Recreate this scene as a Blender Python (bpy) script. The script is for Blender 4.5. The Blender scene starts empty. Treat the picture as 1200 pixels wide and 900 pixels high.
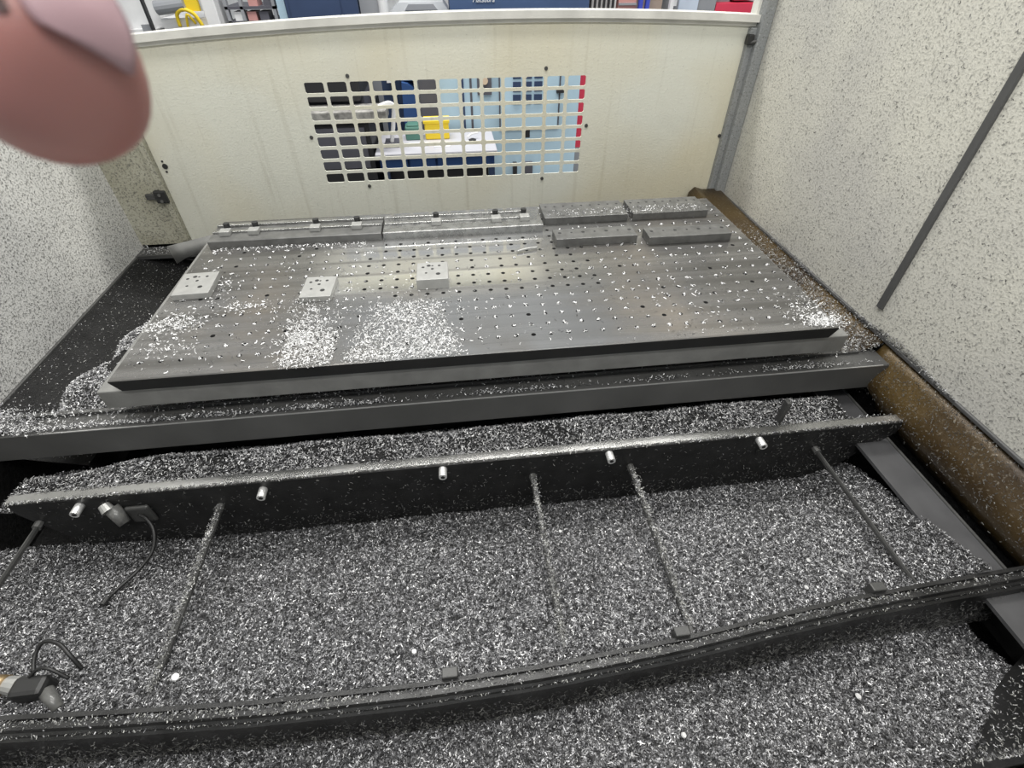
import bpy, bmesh, math, random
import numpy as np
from mathutils import Vector, Matrix
random.seed(4); rng = np.random.default_rng(7)
S = bpy.context.scene; COL = S.collection
H = 2.4                                     # lens height above the hall floor; heights below are given relative to it
# ---------------------------------------------------------------- camera
cam = bpy.data.cameras.new('camera'); co = bpy.data.objects.new('camera', cam); COL.objects.link(co)
cam.sensor_width = 36; cam.lens = 17.43; cam.clip_start = .01; cam.clip_end = 100
R = Matrix(((0.99317897, 0.07946019, -0.08533235), (-0.11658859, 0.66658262, -0.73625723), (-0.00162208, 0.74118398, 0.67129999)))
M4 = R.to_4x4(); M4.translation = Vector((0, 0, H)); co.matrix_world = M4
cam.dof.use_dof = True; cam.dof.focus_distance = 1.9; cam.dof.aperture_fstop = 16
S.camera = co
# ---------------------------------------------------------------- world, lights, exposure
w = bpy.data.worlds.new('hall_light'); S.world = w; w.use_nodes = True
w.node_tree.nodes['Background'].inputs[0].default_value = (.86, .93, 1, 1)
w.node_tree.nodes['Background'].inputs[1].default_value = .38
S.view_settings.view_transform = 'Standard'; S.view_settings.look = 'None'
S.view_settings.exposure = -.08; S.view_settings.gamma = 1; S.view_settings.use_curve_mapping = False
def area(name, loc, size, power, aim, color=(1, .98, .94)):
    l = bpy.data.lights.new(name, 'AREA'); l.shape = 'RECTANGLE'; l.size, l.size_y = size; l.energy = power; l.color = color
    o = bpy.data.objects.new(name, l); COL.objects.link(o); o.location = (loc[0], loc[1], loc[2] + H)
    o.rotation_euler = (Vector(aim) + Vector((0, 0, H)) - o.location).to_track_quat('-Z', 'Y').to_euler()
    return o
area('hall_ceiling_lamp', (.4, 4.8, 5.0), (5, 1.2), 250, (0, 2, -1))
area('hall_ceiling_lamp', (0, 1.3, 3.2), (3.4, .9), 105, (0, 1.4, -1))
area('hall_ceiling_lamp', (0, 4.4, 4.2), (8, .8), 330, (0, 6.6, -1))
area('hall_ceiling_lamp', (0, -.7, 2.2), (2.6, .5), 90, (0, 1.5, -1))
# ---------------------------------------------------------------- materials
def nodes(m): m.use_nodes = True; return m.node_tree.nodes, m.node_tree.links, m.node_tree.nodes['Principled BSDF']
def mat(name, c, rough=.5, metal=0, var=.12, scale=8, bump=0, bscale=60, spec=.5, rvar=0):
    m = bpy.data.materials.new(name); N, L, B = nodes(m)
    tc = N.new('ShaderNodeTexCoord'); n = N.new('ShaderNodeTexNoise'); n.inputs['Scale'].default_value = scale; n.inputs['Detail'].default_value = 5
    L.new(tc.outputs['Object'], n.inputs['Vector'])
    mr = N.new('ShaderNodeMapRange'); mr.inputs['From Min'].default_value = .3; mr.inputs['From Max'].default_value = .7
    mr.inputs['To Min'].default_value = 1 - var; mr.inputs['To Max'].default_value = 1 + var
    L.new(n.outputs['Fac'], mr.inputs['Value'])
    mx = N.new('ShaderNodeVectorMath'); mx.operation = 'SCALE'; mx.inputs[0].default_value = c[:3]
    L.new(mr.outputs[0], mx.inputs['Scale']); L.new(mx.outputs[0], B.inputs['Base Color'])
    B.inputs['Roughness'].default_value = rough; B.inputs['Metallic'].default_value = metal; B.inputs['Specular IOR Level'].default_value = spec
    if rvar:
        r2 = N.new('ShaderNodeMapRange'); r2.inputs['From Min'].default_value = .3; r2.inputs['From Max'].default_value = .7
        r2.inputs['To Min'].default_value = rough - rvar; r2.inputs['To Max'].default_value = rough + rvar
        L.new(n.outputs['Fac'], r2.inputs['Value']); L.new(r2.outputs[0], B.inputs['Roughness'])
    if bump:
        n2 = N.new('ShaderNodeTexNoise'); n2.inputs['Scale'].default_value = bscale; n2.inputs['Detail'].default_value = 4; L.new(tc.outputs['Object'], n2.inputs['Vector'])
        b = N.new('ShaderNodeBump'); b.inputs['Strength'].default_value = bump; b.inputs['Distance'].default_value = .01
        L.new(n2.outputs['Fac'], b.inputs['Height']); L.new(b.outputs[0], B.inputs['Normal'])
    return m
def mixcol(N, L, a, b, fac):
    mx = N.new('ShaderNodeMix'); mx.data_type = 'RGBA'
    for s, v in ((6, a), (7, b)):
        if isinstance(v, tuple): mx.inputs[s].default_value = (*v, 1)
        else: L.new(v, mx.inputs[s])
    L.new(fac, mx.inputs[0]); return mx.outputs[2]
def noise(N, L, vec, scale, detail=3, vscale=(1, 1, 1), rough=.5):
    mp = N.new('ShaderNodeMapping'); mp.inputs['Scale'].default_value = vscale; L.new(vec, mp.inputs['Vector'])
    n = N.new('ShaderNodeTexNoise'); n.inputs['Scale'].default_value = scale; n.inputs['Detail'].default_value = detail; n.inputs['Roughness'].default_value = rough
    L.new(mp.outputs[0], n.inputs['Vector']); return n.outputs['Fac']
def ramp(N, L, fac, lo, hi, a=0, b=1):
    r = N.new('ShaderNodeMapRange'); r.inputs['From Min'].default_value = lo; r.inputs['From Max'].default_value = hi
    r.inputs['To Min'].default_value = a; r.inputs['To Max'].default_value = b; L.new(fac, r.inputs['Value']); return r.outputs[0]
def speckled(name, base, lo, hi, dark=(.07, .07, .065), streak=0, rough=.55, soil=(.42, .40, .34), soilamt=.5, amt=.6, low=0):
    """cream paint with chips and coolant specks stuck on it"""
    m = bpy.data.materials.new(name); N, L, B = nodes(m)
    tc = N.new('ShaderNodeTexCoord').outputs['Object']
    big = noise(N, L, tc, 1.8, 4)
    if low:
        sx = N.new('ShaderNodeSeparateXYZ'); L.new(tc, sx.inputs[0]); ad = N.new('ShaderNodeMath'); ad.operation = 'ADD'
        L.new(big, ad.inputs[0]); L.new(ramp(N, L, sx.outputs[2], 0, 1.0, low, 0), ad.inputs[1]); big = ad.outputs[0]
    c = mixcol(N, L, base, soil, ramp(N, L, big, .45, .75, 0, soilamt))
    if streak:
        st = noise(N, L, tc, 9, 4, (3, 1, .12)); c = mixcol(N, L, c, (.30, .27, .19), ramp(N, L, st, .56, .78, 0, streak))
        y = noise(N, L, tc, 1.1, 2); c = mixcol(N, L, c, (.66, .59, .40), ramp(N, L, y, .42, .62, 0, .6))
    s = noise(N, L, tc, 122, 3, (1, 1, 1), .65)
    c = mixcol(N, L, c, dark, ramp(N, L, s, lo, hi, 0, amt))
    s2 = noise(N, L, tc, 150, 2, (1, 1.0, 1), .6)
    c = mixcol(N, L, c, (.85, .85, .82), ramp(N, L, s2, .66, .74, 0, .5))
    L.new(c, B.inputs['Base Color']); B.inputs['Roughness'].default_value = rough
    b = N.new('ShaderNodeBump'); b.inputs['Strength'].default_value = .5; b.inputs['Distance'].default_value = .004
    L.new(s, b.inputs['Height']); L.new(b.outputs[0], B.inputs['Normal'])
    return m
M_back = speckled('cream_paint_streaked', (.70, .70, .61), .64, .78, streak=.3, amt=.4, soil=(.55, .54, .46))
M_rw = speckled('cream_paint_specked', (.66, .645, .57), .50, .70, amt=.6, soil=(.48, .47, .45), soilamt=.6, low=.12)
M_lw = speckled('cream_paint_grey_specked', (.80, .795, .76), .49, .66, amt=.85, soil=(.52, .52, .51), soilamt=.6, low=.12)
M_dirty = speckled('cream_paint_dirty', (.50, .49, .40), .50, .66, soil=(.22, .20, .13), soilamt=.9, amt=.8, low=.12)
M_cream = mat('cream_paint', (.66, .65, .60), .45, bump=.05)
M_greycol = speckled('grey_edge_paint', (.26, .27, .27), .52, .68)
M_seam = mat('grey_seal', (.11, .11, .11), .4, .3)
M_alu = mat('machined_aluminium', (.42, .42, .41), .28, .9, .15, 30, .05, 200, rvar=.05)
M_alul = mat('bright_aluminium_block', (.40, .40, .385), .42, .45, .08, 30, .05, 200)
M_bar = mat('grey_milled_bar', (.17, .17, .165), .42, .6, .2, 25, .05, 150)
M_steel = mat('bright_steel', (.7, .7, .7), .25, 1, .08, 30)
M_dark = mat('oily_black_steel', (.022, .022, .022), .42, .2, .3, 14, .08, 120, spec=.35)
M_dkgrey = mat('dark_grey_paint', (.07, .07, .068), .45, .2, .2, 6, .05, 90)
M_beam = mat('grey_beam_paint', (.105, .105, .102), .45, .3, .18, 4, .05, 90)
M_plate2 = mat('grey_lower_plate', (.27, .27, .26), .45, .5, .15, 12, .06, 150)
M_black = mat('black_part', (.02, .02, .02), .5)
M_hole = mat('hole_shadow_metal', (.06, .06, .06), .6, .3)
M_brass = mat('tarnished_brass', (.33, .24, .13), .4, .7, .2, 60)
M_rubber = mat('black_cable_rubber', (.012, .012, .012), .45)
M_clear = mat('smoky_plastic', (.12, .12, .115), .3, 0, .2, 60)
def table_mat():
    m = bpy.data.materials.new('milled_table_top'); N, L, B = nodes(m)
    tc = N.new('ShaderNodeTexCoord').outputs['Object']
    bands = noise(N, L, tc, 3.2, 2, (.10, 6, 1)); fine = noise(N, L, tc, 30, 4, (.12, 5, 1)); big = noise(N, L, tc, 2.2, 4)
    c = mixcol(N, L, (.135, .132, .125), (.29, .285, .28), ramp(N, L, bands, .38, .66))
    sx0 = N.new('ShaderNodeSeparateXYZ'); L.new(tc, sx0.inputs[0]); ab0 = N.new('ShaderNodeMath'); ab0.operation = 'ABSOLUTE'; L.new(sx0.outputs[0], ab0.inputs[0])
    c = mixcol(N, L, c, (.50, .50, .49), ramp(N, L, ab0.outputs[0], .25, .7, .7, 0))   # barer metal in the middle, reflected brightness painted into its colour
    def mul(a, b):
        q = N.new('ShaderNodeMath'); q.operation = 'MULTIPLY'; L.new(a, q.inputs[0]); L.new(b, q.inputs[1]); return q.outputs[0]
    xm = mul(ramp(N, L, sx0.outputs[0], -.62, -.42), ramp(N, L, sx0.outputs[0], .36, .20)); refl_bands = None
    for y0, y1, amt in ((1.672, 1.795, 1), (1.815, 1.905, .45), (1.925, 1.99, .45), (2.01, 2.08, .4)):      # back panel's reflection painted bright over smoother milling passes side by side
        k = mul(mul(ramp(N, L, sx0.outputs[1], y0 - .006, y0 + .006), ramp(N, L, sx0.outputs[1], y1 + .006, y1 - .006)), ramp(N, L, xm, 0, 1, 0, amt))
        if refl_bands is None: refl_bands = k
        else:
            q = N.new('ShaderNodeMath'); q.operation = 'ADD'; L.new(refl_bands, q.inputs[0]); L.new(k, q.inputs[1]); refl_bands = q.outputs[0]
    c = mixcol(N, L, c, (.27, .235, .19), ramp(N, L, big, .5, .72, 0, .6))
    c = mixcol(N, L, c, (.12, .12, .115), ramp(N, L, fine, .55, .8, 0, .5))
    c = mixcol(N, L, c, (.97, .97, .96), refl_bands)
    sp = noise(N, L, tc, 130, 2); c = mixcol(N, L, c, (.55, .55, .54), ramp(N, L, sp, .68, .76, 0, .55))
    L.new(c, B.inputs['Base Color']); 
    r = N.new('ShaderNodeMath'); r.operation = 'ADD'; L.new(ramp(N, L, bands, .35, .65, .30, .17), r.inputs[0]); L.new(ramp(N, L, big, .3, .7, -.03, .10), r.inputs[1])
    sx = N.new('ShaderNodeSeparateXYZ'); L.new(tc, sx.inputs[0]); ab = N.new('ShaderNodeMath'); ab.operation = 'ABSOLUTE'; L.new(sx.outputs[0], ab.inputs[0])
    pol = N.new('ShaderNodeMath'); pol.operation = 'MULTIPLY'; L.new(r.outputs[0], pol.inputs[0]); L.new(ramp(N, L, ab.outputs[0], .25, .75, .32, 1.15), pol.inputs[1])   # worn smoother in the middle
    inv = ramp(N, L, refl_bands, 0, 1, 1, .8); L.new(mul(pol.outputs[0], inv), B.inputs['Roughness'])
    L.new(ramp(N, L, refl_bands, 0, 1, .72, .95), B.inputs['Metallic'])
    b = N.new('ShaderNodeBump'); b.inputs['Strength'].default_value = .06; b.inputs['Distance'].default_value = .001; L.new(fine, b.inputs['Height']); L.new(b.outputs[0], B.inputs['Normal'])
    return m
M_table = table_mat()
def brown_mat():
    m = bpy.data.materials.new('rust_brown_oiled_sheet'); N, L, B = nodes(m)
    tc = N.new('ShaderNodeTexCoord').outputs['Object']
    big = noise(N, L, tc, 2.6, 3); s = noise(N, L, tc, 95, 3, (1, 1, 1), .6); s2 = noise(N, L, tc, 5, 3)
    c = mixcol(N, L, (.04, .025, .012), (.095, .062, .022), ramp(N, L, big, .4, .65))
    c = mixcol(N, L, c, (.30, .27, .22), ramp(N, L, s, .58, .72, 0, .6))
    L.new(c, B.inputs['Base Color']); B.inputs['Roughness'].default_value = .38; B.inputs['Metallic'].default_value = .25
    b = N.new('ShaderNodeBump'); b.inputs['Strength'].default_value = .4; b.inputs['Distance'].default_value = .003; L.new(s, b.inputs['Height']); L.new(b.outputs[0], B.inputs['Normal'])
    return m
M_brown = brown_mat()
def chip_mat(name, a, b_, rough=.32, metal=.85):
    m = bpy.data.materials.new(name); N, L, B = nodes(m)
    tc = N.new('ShaderNodeTexCoord').outputs['Object']
    n = noise(N, L, tc, 70, 2); L.new(mixcol(N, L, a, b_, ramp(N, L, n, .35, .65)), B.inputs['Base Color'])
    B.inputs['Roughness'].default_value = rough; B.inputs['Metallic'].default_value = metal; return m
M_chip = chip_mat('aluminium_chip', (.085, .085, .09), (.34, .34, .35), .38, .7)
M_chipbright = chip_mat('bright_aluminium_chip', (.62, .62, .62), (.92, .92, .92), .45, .3)
M_chipwetshade = chip_mat('oily_shade_chip', (.04, .04, .04), (.20, .20, .205), .35, .6)
M_chipgrey = chip_mat('dull_stuck_chip', (.10, .10, .10), (.40, .40, .38), .45, .5)
M_bed = mat('packed_fine_chips', (.06, .06, .06), .5, .5, .6, 90, .9, 140)
M_beddark = mat('oily_fines', (.018, .018, .018), .45, .3, .5, 60, .6, 140)
# ---------------------------------------------------------------- mesh helpers (coordinates: x right, y into the machine, z relative to the lens)
def tag(o, label=None, cat=None, group=None, kind=None):
    if label: o['label'] = label
    if cat: o['category'] = cat
    if group: o['group'] = group
    if kind: o['kind'] = kind
    return o
def empty(name, loc, label=None, cat=None, group=None, kind=None):
    o = bpy.data.objects.new(name, None); COL.objects.link(o); o.location = (loc[0], loc[1], loc[2] + H); o.empty_display_size = .05
    return tag(o, label, cat, group, kind)
def world_loc(p):
    v = Vector((0, 0, 0))
    while p: v += p.location; p = p.parent
    return v
def link(name, me, m, parent=None, org=None):
    """org: absolute origin; vertices arrive in absolute coordinates"""
    o = bpy.data.objects.new(name, me); COL.objects.link(o)
    for k in (m if isinstance(m, (list, tuple)) else [m]): me.materials.append(k)
    base = world_loc(parent) if parent else Vector((0, 0, 0))
    if org is None:
        bb = [Vector(v.co) for v in me.vertices]
        org = Vector((sum(v.x for v in bb) / len(bb), sum(v.y for v in bb) / len(bb), min(v.z for v in bb))) if len(bb) < 30000 else Vector(bb[0])
    else: org = Vector(org)
    me.transform(Matrix.Translation(-org))
    if parent: o.parent = parent
    o.location = org + Vector((0, 0, H)) - base
    return o
class MB:
    def __init__(s): s.bm = bmesh.new()
    def box(s, x0, x1, y0, y1, z0, z1, bev=0):
        r = bmesh.ops.create_cube(s.bm, size=1)
        for v in r['verts']: v.co = Vector(((x0 + x1) / 2 + v.co.x * (x1 - x0), (y0 + y1) / 2 + v.co.y * (y1 - y0), (z0 + z1) / 2 + v.co.z * (z1 - z0)))
        if bev:
            es = list({e for v in r['verts'] for e in v.link_edges}); bmesh.ops.bevel(s.bm, geom=es, offset=bev, segments=2, affect='EDGES', profile=.5)
        return s
    def cyl(s, p0, p1, r, r2=None, n=14):
        p0, p1 = Vector(p0), Vector(p1); d = p1 - p0
        q = bmesh.ops.create_cone(s.bm, cap_ends=True, segments=n, radius1=r, radius2=r if r2 is None else r2, depth=d.length)
        rot = d.to_track_quat('Z', 'Y').to_matrix()
        for v in q['verts']: v.co = rot @ v.co + (p0 + p1) / 2
        return s
    def prism(s, pts, axis, a, b):
        """closed 2D outline extruded along axis; pts are the two other coordinates in order"""
        def P(p, t): return {0: (t, p[0], p[1]), 1: (p[0], t, p[1]), 2: (p[0], p[1], t)}[axis]
        A = [s.bm.verts.new(P(p, a)) for p in pts]; Bv = [s.bm.verts.new(P(p, b)) for p in pts]; n = len(pts)
        s.bm.faces.new(A); s.bm.faces.new(Bv[::-1])
        for i in range(n): s.bm.faces.new((A[i], Bv[i], Bv[(i + 1) % n], A[(i + 1) % n]))
        return s
    def tube(s, pts, r, n=8, sub=6):
        P = []
        pts = [Vector(p) for p in pts]
        for i in range(len(pts) - 1):
            p0, p1, p2, p3 = pts[max(i - 1, 0)], pts[i], pts[i + 1], pts[min(i + 2, len(pts) - 1)]
            for k in range(sub):
                t = k / sub; P.append(.5 * ((2 * p1) + (p2 - p0) * t + (2 * p0 - 5 * p1 + 4 * p2 - p3) * t * t + (3 * p1 - p0 - 3 * p2 + p3) * t ** 3))
        P.append(pts[-1]); rings = []
        for i, p in enumerate(P):
            d = (P[min(i + 1, len(P) - 1)] - P[max(i - 1, 0)]).normalized(); u = d.orthogonal().normalized()
            if rings: u = (pu - d * pu.dot(d)).normalized()
            pu = u; v = d.cross(u)
            rings.append([s.bm.verts.new(p + (u * math.cos(a) + v * math.sin(a)) * r) for a in [2 * math.pi * k / n for k in range(n)]])
        for a, b in zip(rings, rings[1:]):
            for k in range(n): s.bm.faces.new((a[k], a[(k + 1) % n], b[(k + 1) % n], b[k]))
        s.bm.faces.new(rings[0][::-1]); s.bm.faces.new(rings[-1]); return s
    def build(s, name, m, parent=None, smooth=False, org=None):
        bmesh.ops.recalc_face_normals(s.bm, faces=s.bm.faces)
        me = bpy.data.meshes.new(name); s.bm.to_mesh(me); s.bm.free()
        if smooth:
            for p in me.polygons: p.use_smooth = True
        return link(name, me, m, parent, org)
def box(name, m, parent, *a, bev=0): return MB().box(*a, bev=bev).build(name, m, parent)
# ---- chips: bent two-quad flakes, made in bulk
def flake_arrays(P, L=(.0038, .0105), W=(.0012, .0027), tilt=.5, curl=.9):
    n = len(P); yaw = rng.uniform(0, 2 * np.pi, n); l = rng.uniform(*L, n); wd = rng.uniform(*W, n)
    l = np.where(rng.random(n) < .03, l * 2.0, l)
    N = np.stack([rng.normal(0, tilt, n), rng.normal(0, tilt, n), np.ones(n)], 1); N /= np.linalg.norm(N, axis=1)[:, None]
    d = np.stack([np.cos(yaw), np.sin(yaw), np.zeros(n)], 1); d -= N * (d * N).sum(1)[:, None]; d /= np.linalg.norm(d, axis=1)[:, None]
    s = np.cross(N, d); c = rng.uniform(-curl, curl, n)[:, None]
    h = l[:, None] / 2; ww = wd[:, None] / 2
    k = N * h * c * .6; side = s * h * rng.uniform(-.5, .5, n)[:, None]
    V = np.stack([P - d * h - k + side - s * ww, P - d * h - k + side + s * ww, P - s * ww, P + s * ww, P + d * h - k + side - s * ww, P + d * h - k + side + s * ww], 1)
    b = (np.arange(n) * 6)[:, None]
    F = np.concatenate([b + np.array([[0, 2, 3, 1]]), b + np.array([[2, 4, 5, 3]])], 0)
    return V.reshape(-1, 3), F
def bulk(name, V, F, m, parent=None, midx=None, org=None):
    me = bpy.data.meshes.new(name)
    me.vertices.add(len(V)); me.vertices.foreach_set('co', V.astype(np.float32).ravel())
    me.loops.add(F.size); me.loops.foreach_set('vertex_index', F.astype(np.int32).ravel())
    me.polygons.add(len(F)); me.polygons.foreach_set('loop_start', np.arange(0, F.size, 4, dtype=np.int32))
    if midx is not None: me.polygons.foreach_set('material_index', midx.astype(np.int32))
    me.update(calc_edges=True); me.validate()
    return link(name, me, m, parent, org=org if org is not None else tuple(V.mean(0) * (1, 1, 0) + (0, 0, V[:, 2].min())))
def noise2(x, y, f=6, seed=0):
    r = np.random.default_rng(seed); z = 0
    for k in range(9):
        a, b, c = r.uniform(-1, 1), r.uniform(-1, 1), r.uniform(0, 6.28); g = f * (1 + .6 * k) / math.hypot(a, b) ; z = z + np.sin(x * a * g + y * b * g + c) / (1 + .5 * k)
    return z / 3
def bed(name, label, X, Y, hf, n, step=.012, density=None, mats=None, inside=None, tilt=.55, cat='metal chips', oily=1, shine=.06, **fk):  # oily: scales the share of oily dark chips, painted rail shade included
    """a heap of chips: bumpy packed base under loose flakes, as one uncountable object"""
    nx, ny = int((X[1] - X[0]) / step) + 1, int((Y[1] - Y[0]) / step) + 1
    gx, gy = np.meshgrid(np.linspace(*X, nx), np.linspace(*Y, ny)); z = hf(gx, gy) + rng.normal(0, .0018, gx.shape)
    V = np.stack([gx, gy, z], -1).reshape(-1, 3); i = np.arange(nx * ny).reshape(ny, nx)
    F = np.stack([i[:-1, :-1], i[:-1, 1:], i[1:, 1:], i[1:, :-1]], -1).reshape(-1, 4)
    if inside is not None:
        c = V[F].mean(1); F = F[inside(c[:, 0], c[:, 1])]
    P = np.stack([rng.uniform(*X, n), rng.uniform(*Y, n)], 1)
    keep = np.ones(n, bool)
    if density is not None: keep &= rng.random(n) < density(P[:, 0], P[:, 1])
    if inside is not None: keep &= inside(P[:, 0], P[:, 1])
    P = P[keep]; P3 = np.column_stack([P, hf(P[:, 0], P[:, 1]) + rng.uniform(.001, .010, len(P))])
    fv, ff = flake_arrays(P3, tilt=tilt, **fk)
    wet_shade = np.clip(.35 + .5 * noise2(P[:, 0], P[:, 1], 3, 31) + .5 * np.clip((P[:, 1] - .6) / .4, 0, 1) * np.clip((1.1 - P[:, 0]), .3, 1), 0, .85)   # oily darker chips lie in drifts; the rear bias paints in rail shade
    kind_ = np.where(rng.random(len(P)) < wet_shade * oily, 3, np.where(rng.random(len(P)) < shine, 2, 1))
    mi = np.concatenate([np.zeros(len(F)), np.tile(kind_, 2)])
    return tag(bulk(name, np.concatenate([V, fv]), np.concatenate([F, ff + len(V)]), (mats or [M_bed, M_chip, M_chipbright]) + [M_chipwetshade], midx=mi), label, cat, kind='stuff')
def scatter(name, label, P, m=None, tilt=.5, cat='metal chips', **fk):
    V, F = flake_arrays(P, tilt=tilt, **fk); mi = np.tile((rng.random(len(P)) < .4).astype(int), 2)
    return tag(bulk(name, V, F, m or [M_chip, M_chipbright], midx=mi), label, cat, kind='stuff')
# ================================================================ SETTING
XL, XR, YB = -1.78, 1.60, 2.85
st = dict(kind='structure')
tag(box('floor', mat('hall_floor_concrete', (.30, .30, .29), .5), None, -9, 9, -3, 13, -2.45, -2.4), **st)
tag(box('wall_far', mat('hall_wall_white', (.75, .76, .76), .7), None, -9, 9, 12, 12.2, -2.4, 2.2), **st)
# side walls of the enclosure
tag(MB().prism([(-.5, -1.15), (YB + .03, -1.15), (YB + .03, .35), (-.5, .35)], 0, XR, XR + .03).build('wall_right', M_rw), **st)
tag(MB().prism([(-.5, -1.32), (YB + .03, -1.32), (YB + .03, .35), (-.5, .35)], 0, XL - .03, XL).build('wall_left', M_lw), **st)
# back panel with the grille of rectangular cut-outs
def perforated(mb, x0, x1, z0, z1, nx, nz, fx, fz, y, t):
    bm = mb.bm; dx, dz = (x1 - x0) / nx, (z1 - z0) / nz; V = {}
    def vert(x, z, k): 
        key = (round(x, 5), round(z, 5), k)
        if key not in V: V[key] = bm.verts.new((x, y + (t if k else 0), z))
        return V[key]
    for i in range(nx):
        for j in range(nz):
            cx, cz = x0 + dx * (i + .5), z0 + dz * (j + .5); hx, hz, c = dx * fx / 2, dz * fz / 2, .006
            hole = [(-hx, -hz + c), (-hx + c, -hz), (hx - c, -hz), (hx, -hz + c), (hx, hz - c), (hx - c, hz), (-hx + c, hz), (-hx, hz - c)]
            out = [(-dx / 2, -dz / 2), (-dx / 2, -dz / 2), (dx / 2, -dz / 2), (dx / 2, -dz / 2), (dx / 2, dz / 2), (dx / 2, dz / 2), (-dx / 2, dz / 2), (-dx / 2, dz / 2)]
            for k in (0, 1):
                hv = [vert(cx + a, cz + b, k) for a, b in hole]; ov = [vert(cx + a, cz + b, k) for a, b in out]
                for q in range(8):
                    r = (q + 1) % 8; f = [ov[q], hv[q], hv[r]] if ov[q] is ov[r] else [ov[q], hv[q], hv[r], ov[r]]
                    bm.faces.new(f)
                if k == 0: h0 = hv
            for q in range(8): bm.faces.new((h0[q], h0[(q + 1) % 8], hv[(q + 1) % 8], hv[q]))
WX0, WX1, WZ0, WZ1 = -.690, .722, -1.012, -.520
def top_z(x):                                                   # the panel's top edge is bowed
    a = (x + 1.39) / 2.96; return -.343 * (1 - a) - .308 * a + .049 * 4 * a * (1 - a)
mb = MB(); perforated(mb, WX0, WX1, WZ0, WZ1, 13, 8, .84, .75, YB, .006)
px0, px1 = -1.51, 1.545
mb.box(px0, WX0, YB, YB + .006, -1.35, WZ1); mb.box(WX1, px1, YB, YB + .006, -1.35, WZ1); mb.box(WX0, WX1, YB, YB + .006, -1.35, WZ0)
xs = [px0 + (px1 - px0) * i / 24 for i in range(25)]
mb.prism([(px0, WZ1), (px1, WZ1)] + [(x, top_z(x)) for x in xs[::-1]], 1, YB, YB + .006)
wb = tag(mb.build('wall_back', M_back), **st)
# top rail of the panel
mb = MB()
for za, zb, ya, yb in ((-.012, .018, -.035, .05), (-.030, -.010, -.012, .012)):
    pr = [[(x, ya, top_z(x) + za), (x, ya, top_z(x) + zb), (x, yb, top_z(x) + zb), (x, yb, top_z(x) + za)] for x in [-1.75 + 3.34 * i / 26 for i in range(27)]]
    vs = [[mb.bm.verts.new((p[0], YB + p[1], p[2])) for p in q] for q in pr]
    for a, b in zip(vs, vs[1:]):
        for k in range(4): mb.bm.faces.new((a[k], a[(k + 1) % 4], b[(k + 1) % 4], b[k]))
    mb.bm.faces.new(vs[0]); mb.bm.faces.new(vs[-1][::-1])
tag(mb.build('trim_1', M_cream), **st)
# left border strip, its pressed edges, right column
tag(MB().box(XL, px0 - .004, YB - .012, YB + .02, -1.30, -.34).box(-1.545, px0 - .004, YB - .03, YB - .01, -1.28, -.34, .004).build('trim_2', M_dirty), **st)
tag(MB().box(1.545, XR, YB - .06, YB + .03, -1.2, .35, .006).box(1.515, 1.548, YB - .03, YB + .02, -1.2, -.34, .004).build('trim_3', M_greycol), **st)
tag(MB().box(1.53, 1.565, YB - .01, YB + .05, -.30, .35, .004).build('trim_4', M_cream), **st)
tag(MB().box(XR - .012, XR + .004, 1.425, 1.452, -1.068, .3, .002).build('trim_5', M_seam), **st)
tag(MB().box(XR - .010, XR + .01, -.4, YB - .06, -1.160, -1.146, .003).build('trim_6', M_seam), **st)
tag(MB().box(XL, -1.665, YB - .04, YB + .03, -.37, .35, .004).build('trim_8', M_cream), **st)
tag(MB().box(XL - .01, XL + .012, -.4, YB - .02, -1.335, -1.318, .003).build('trim_7', M_dkgrey), **st)
# front sill of the enclosure, under the photographer
tag(MB().box(XL, XR, -.45, .085, -1.2, -1.17, .006).box(XL, XR, .06, .085, -2.2, -1.19).build('wall_front', M_cream), **st)
# pan bottom under everything
tag(box('pan_floor', M_beddark, None, XL, XR, .08, YB, -1.85, -1.80), **st)
tag(box('pan_side_right', M_beddark, None, XR + .005, XR + .03, .08, YB + .03, -1.85, -1.15), **st)
tag(box('pan_side_left', M_beddark, None, XL - .03, XL - .005, .08, YB + .03, -1.85, -1.32), **st)
tag(box('pan_back', M_beddark, None, XL, XR, YB + .03, YB + .05, -1.85, -1.3), **st)
# screws and marks on the panel are parts of it
for (x, z) in ((.505, -.493), (-.468, -.504), (-.708, -.772), (-.463, -1.031), (.505, -1.031), (.736, -.762), (1.508, -.839)):
    s_ = MB().cyl((x, YB + .001, z), (x, YB - .007, z), .010, .008, 8).build('screw', M_dkgrey, wb)
# rusty latch left, catch right
def latch(loc, sx, label):
    x, z = loc; t = empty('panel_latch', (x, YB - .02, z), label, 'latch')
    MB().box(x - .05 * sx, x + .03 * sx, YB - .034, YB - .012, z - .012, z + .016, .003).build('strap', M_dkgrey, t)
    MB().box(x + .0 * sx, x + .06 * sx, YB - .045, YB - .012, z - .03, z + .035, .006).build('bracket', M_black, t)
    for k in (-1, 1): MB().cyl((x + .03 * sx, YB - .05, z + .016 * k), (x + .03 * sx, YB - .04, z + .016 * k), .008).build('bolt', M_bar, t)
latch((-1.575, -1.03), 1, 'blackened hinge latch bridging the dirty left strip and the back panel')
t = empty('panel_latch', (1.53, YB - .03, -.387), 'small dark corroded catch at the upper right edge of the back panel', 'latch')
MB().box(1.505, 1.535, YB - .05, YB - .01, -.41, -.365, .006).build('body', M_black, t); MB().cyl((1.515, YB - .04, -.40), (1.56, YB - .05, -.39), .009).build('pin', M_dkgrey, t)
t = empty('keyhole_plate', (-1.48, YB, -.88), 'small black keyhole fitting left of the grille near the thumb', 'fitting')
MB().cyl((-1.475, YB + .001, -.885), (-1.475, YB - .006, -.885), .014, .012).build('socket', M_black, t)
for z in (-.860, -.912): MB().cyl((-1.478, YB + .001, z), (-1.478, YB - .004, z), .005).build('screw', M_black, t)
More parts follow.
